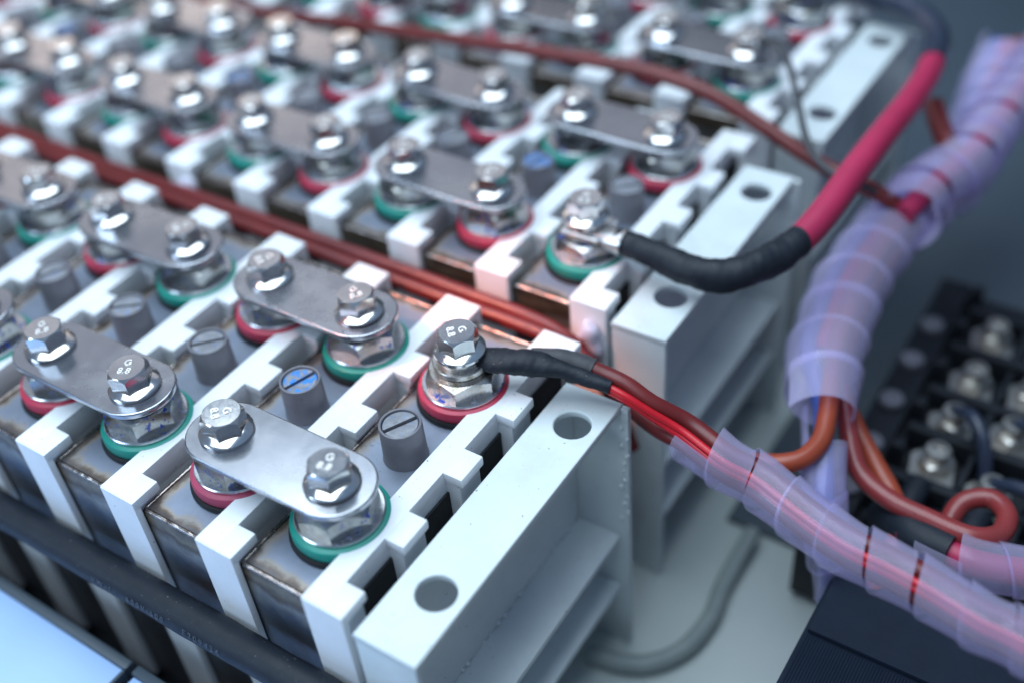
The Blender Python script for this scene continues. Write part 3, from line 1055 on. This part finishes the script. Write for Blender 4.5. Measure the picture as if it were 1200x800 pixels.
me_nutw = to_mesh('stud_nut', hexbody(13.5, 0, 5.0, 0.8), M['nut_stained'], 30)
for (x, y) in ((145.3, 211), (171, 203), (144.6, 238), (144.8, 270), (144.9, 305), (169.5, 242), (171, 273), (171.5, 306), (197, 210), (197, 240), (198, 271)):
    tb = add('terminal_tab', me_tab, root, Vector((x - 1, y - 2, -126)) + off, (0, 0, 0.2))
    add('stud_nut', me_nutw, tb, (1, 2, 0), (0, 0, x))
    add('stud', me_stud, tb, (1, 2, 4.2))
for (x, y) in ((115.3, 300), (114.8, 271), (115.5, 240), (116.5, 209), (117, 180)):
    add('mounting_stud', me_stud_d, root, Vector((x, y, -126)) + off)
for k, y in enumerate((158, 181, 211, 241, 272, 304, 333)):
    part('cell_wall', box(157 - (k % 2), 159.4, y - 11, y + 11, -134, -122.5, 0.5), M['black_housing'], None, 35)
    part('clip_tooth', box(125.5, 131, y - 3, y + 3, -134, -119.5, 0.7), M['black_housing'], None, 35)
    part('cell_wall', box(184, 186.4, y - 11, y + 11, -134, -122.5, 0.5), M['black_housing'], None, 35)
for (x, y, a) in ((143, 190, 0), (170, 184, 0)):
    o = add('wire_boot', to_mesh('wire_boot', tube([(x, y + 6, -124.5), (x - 0.5, y - 6, -125), (x - 2, y - 16, -129), (x - 3, y - 30, -140)], 5.6, 18), M['sleeve'], 60), root, off)

for pts in ([(171, 203, -117), (182, 199, -110), (200, 193, -108), (250, 186, -118)], [(170, 242, -117), (184, 238, -109), (205, 232, -110), (255, 226, -120)], [(145, 238, -117), (152, 230, -109), (160, 222, -112), (166, 214, -126), (168, 208, -136)]):
    part('lead_wire', tube(pts, 3.2, 16), M['sleeve_navy'])

# ribbed dark cover, lower right
root = empty('ribbed_cover', (200, 60, -176))
tag(root, 'dark navy ribbed cover box in the lower right corner', 'cover box')
off = Vector((-200, -60, 176))
part('body', box(133, 300, -40, 122, -176, -98.5, 1.2), M['navy_cover'], None, 35)
part('lid_panel', box(134.5, 299, 83, 120.5, -98.5, -96, 0.8), M['navy_cover'], None, 35)
bm = bmesh.new()
for k in range(155):
    x = 134.6 + k * 1.06
    vs = [(x, -98.45), (x + 0.3, -98.2), (x + 0.5, -98.2), (x + 0.8, -98.45)]
    a = [bm.verts.new((q[0], -38, q[1])) for q in vs]
    b = [bm.verts.new((q[0], 82, q[1])) for q in vs]
    for i in range(3):
        bm.faces.new((a[i], a[i + 1], b[i + 1], b[i]))
    bm.faces.new(b)
    bm.faces.new(a[::-1])
o = part('rib_field', bm, M['navy_cover'], None, 35)
o['kind'] = 'stuff'

# white panels with blue light put into their colour, lower left
for (x0, x1, lab) in ((-420, -77.5, 'white panel with blue light in its colour, dark edged, in the lower left corner'), (-74.5, 60, 'small white panel, blue light in its colour, right of the panel joint at the lower left')):
    root = empty('side_panel', ((x0 + x1) / 2, -120, -110))
    tag(root, lab, 'panel')
    off = Vector((-(x0 + x1) / 2, 120, 110))
    part('panel_face', box(x0 + 1.5, x1 - 1.5, -300, -55.5, -110, -104, 0.6), M['blue_lit_panel'], None, 35)
    part('edge_trim', box(x0, x1, -55.4, -51.2, -111, -102.8, 0.9), M['slate'], None, 35)
    part('side_trim', box(x1 - 1.4, x1, -300, -55.5, -111, -103.4, 0.4), M['slate'], None, 35)
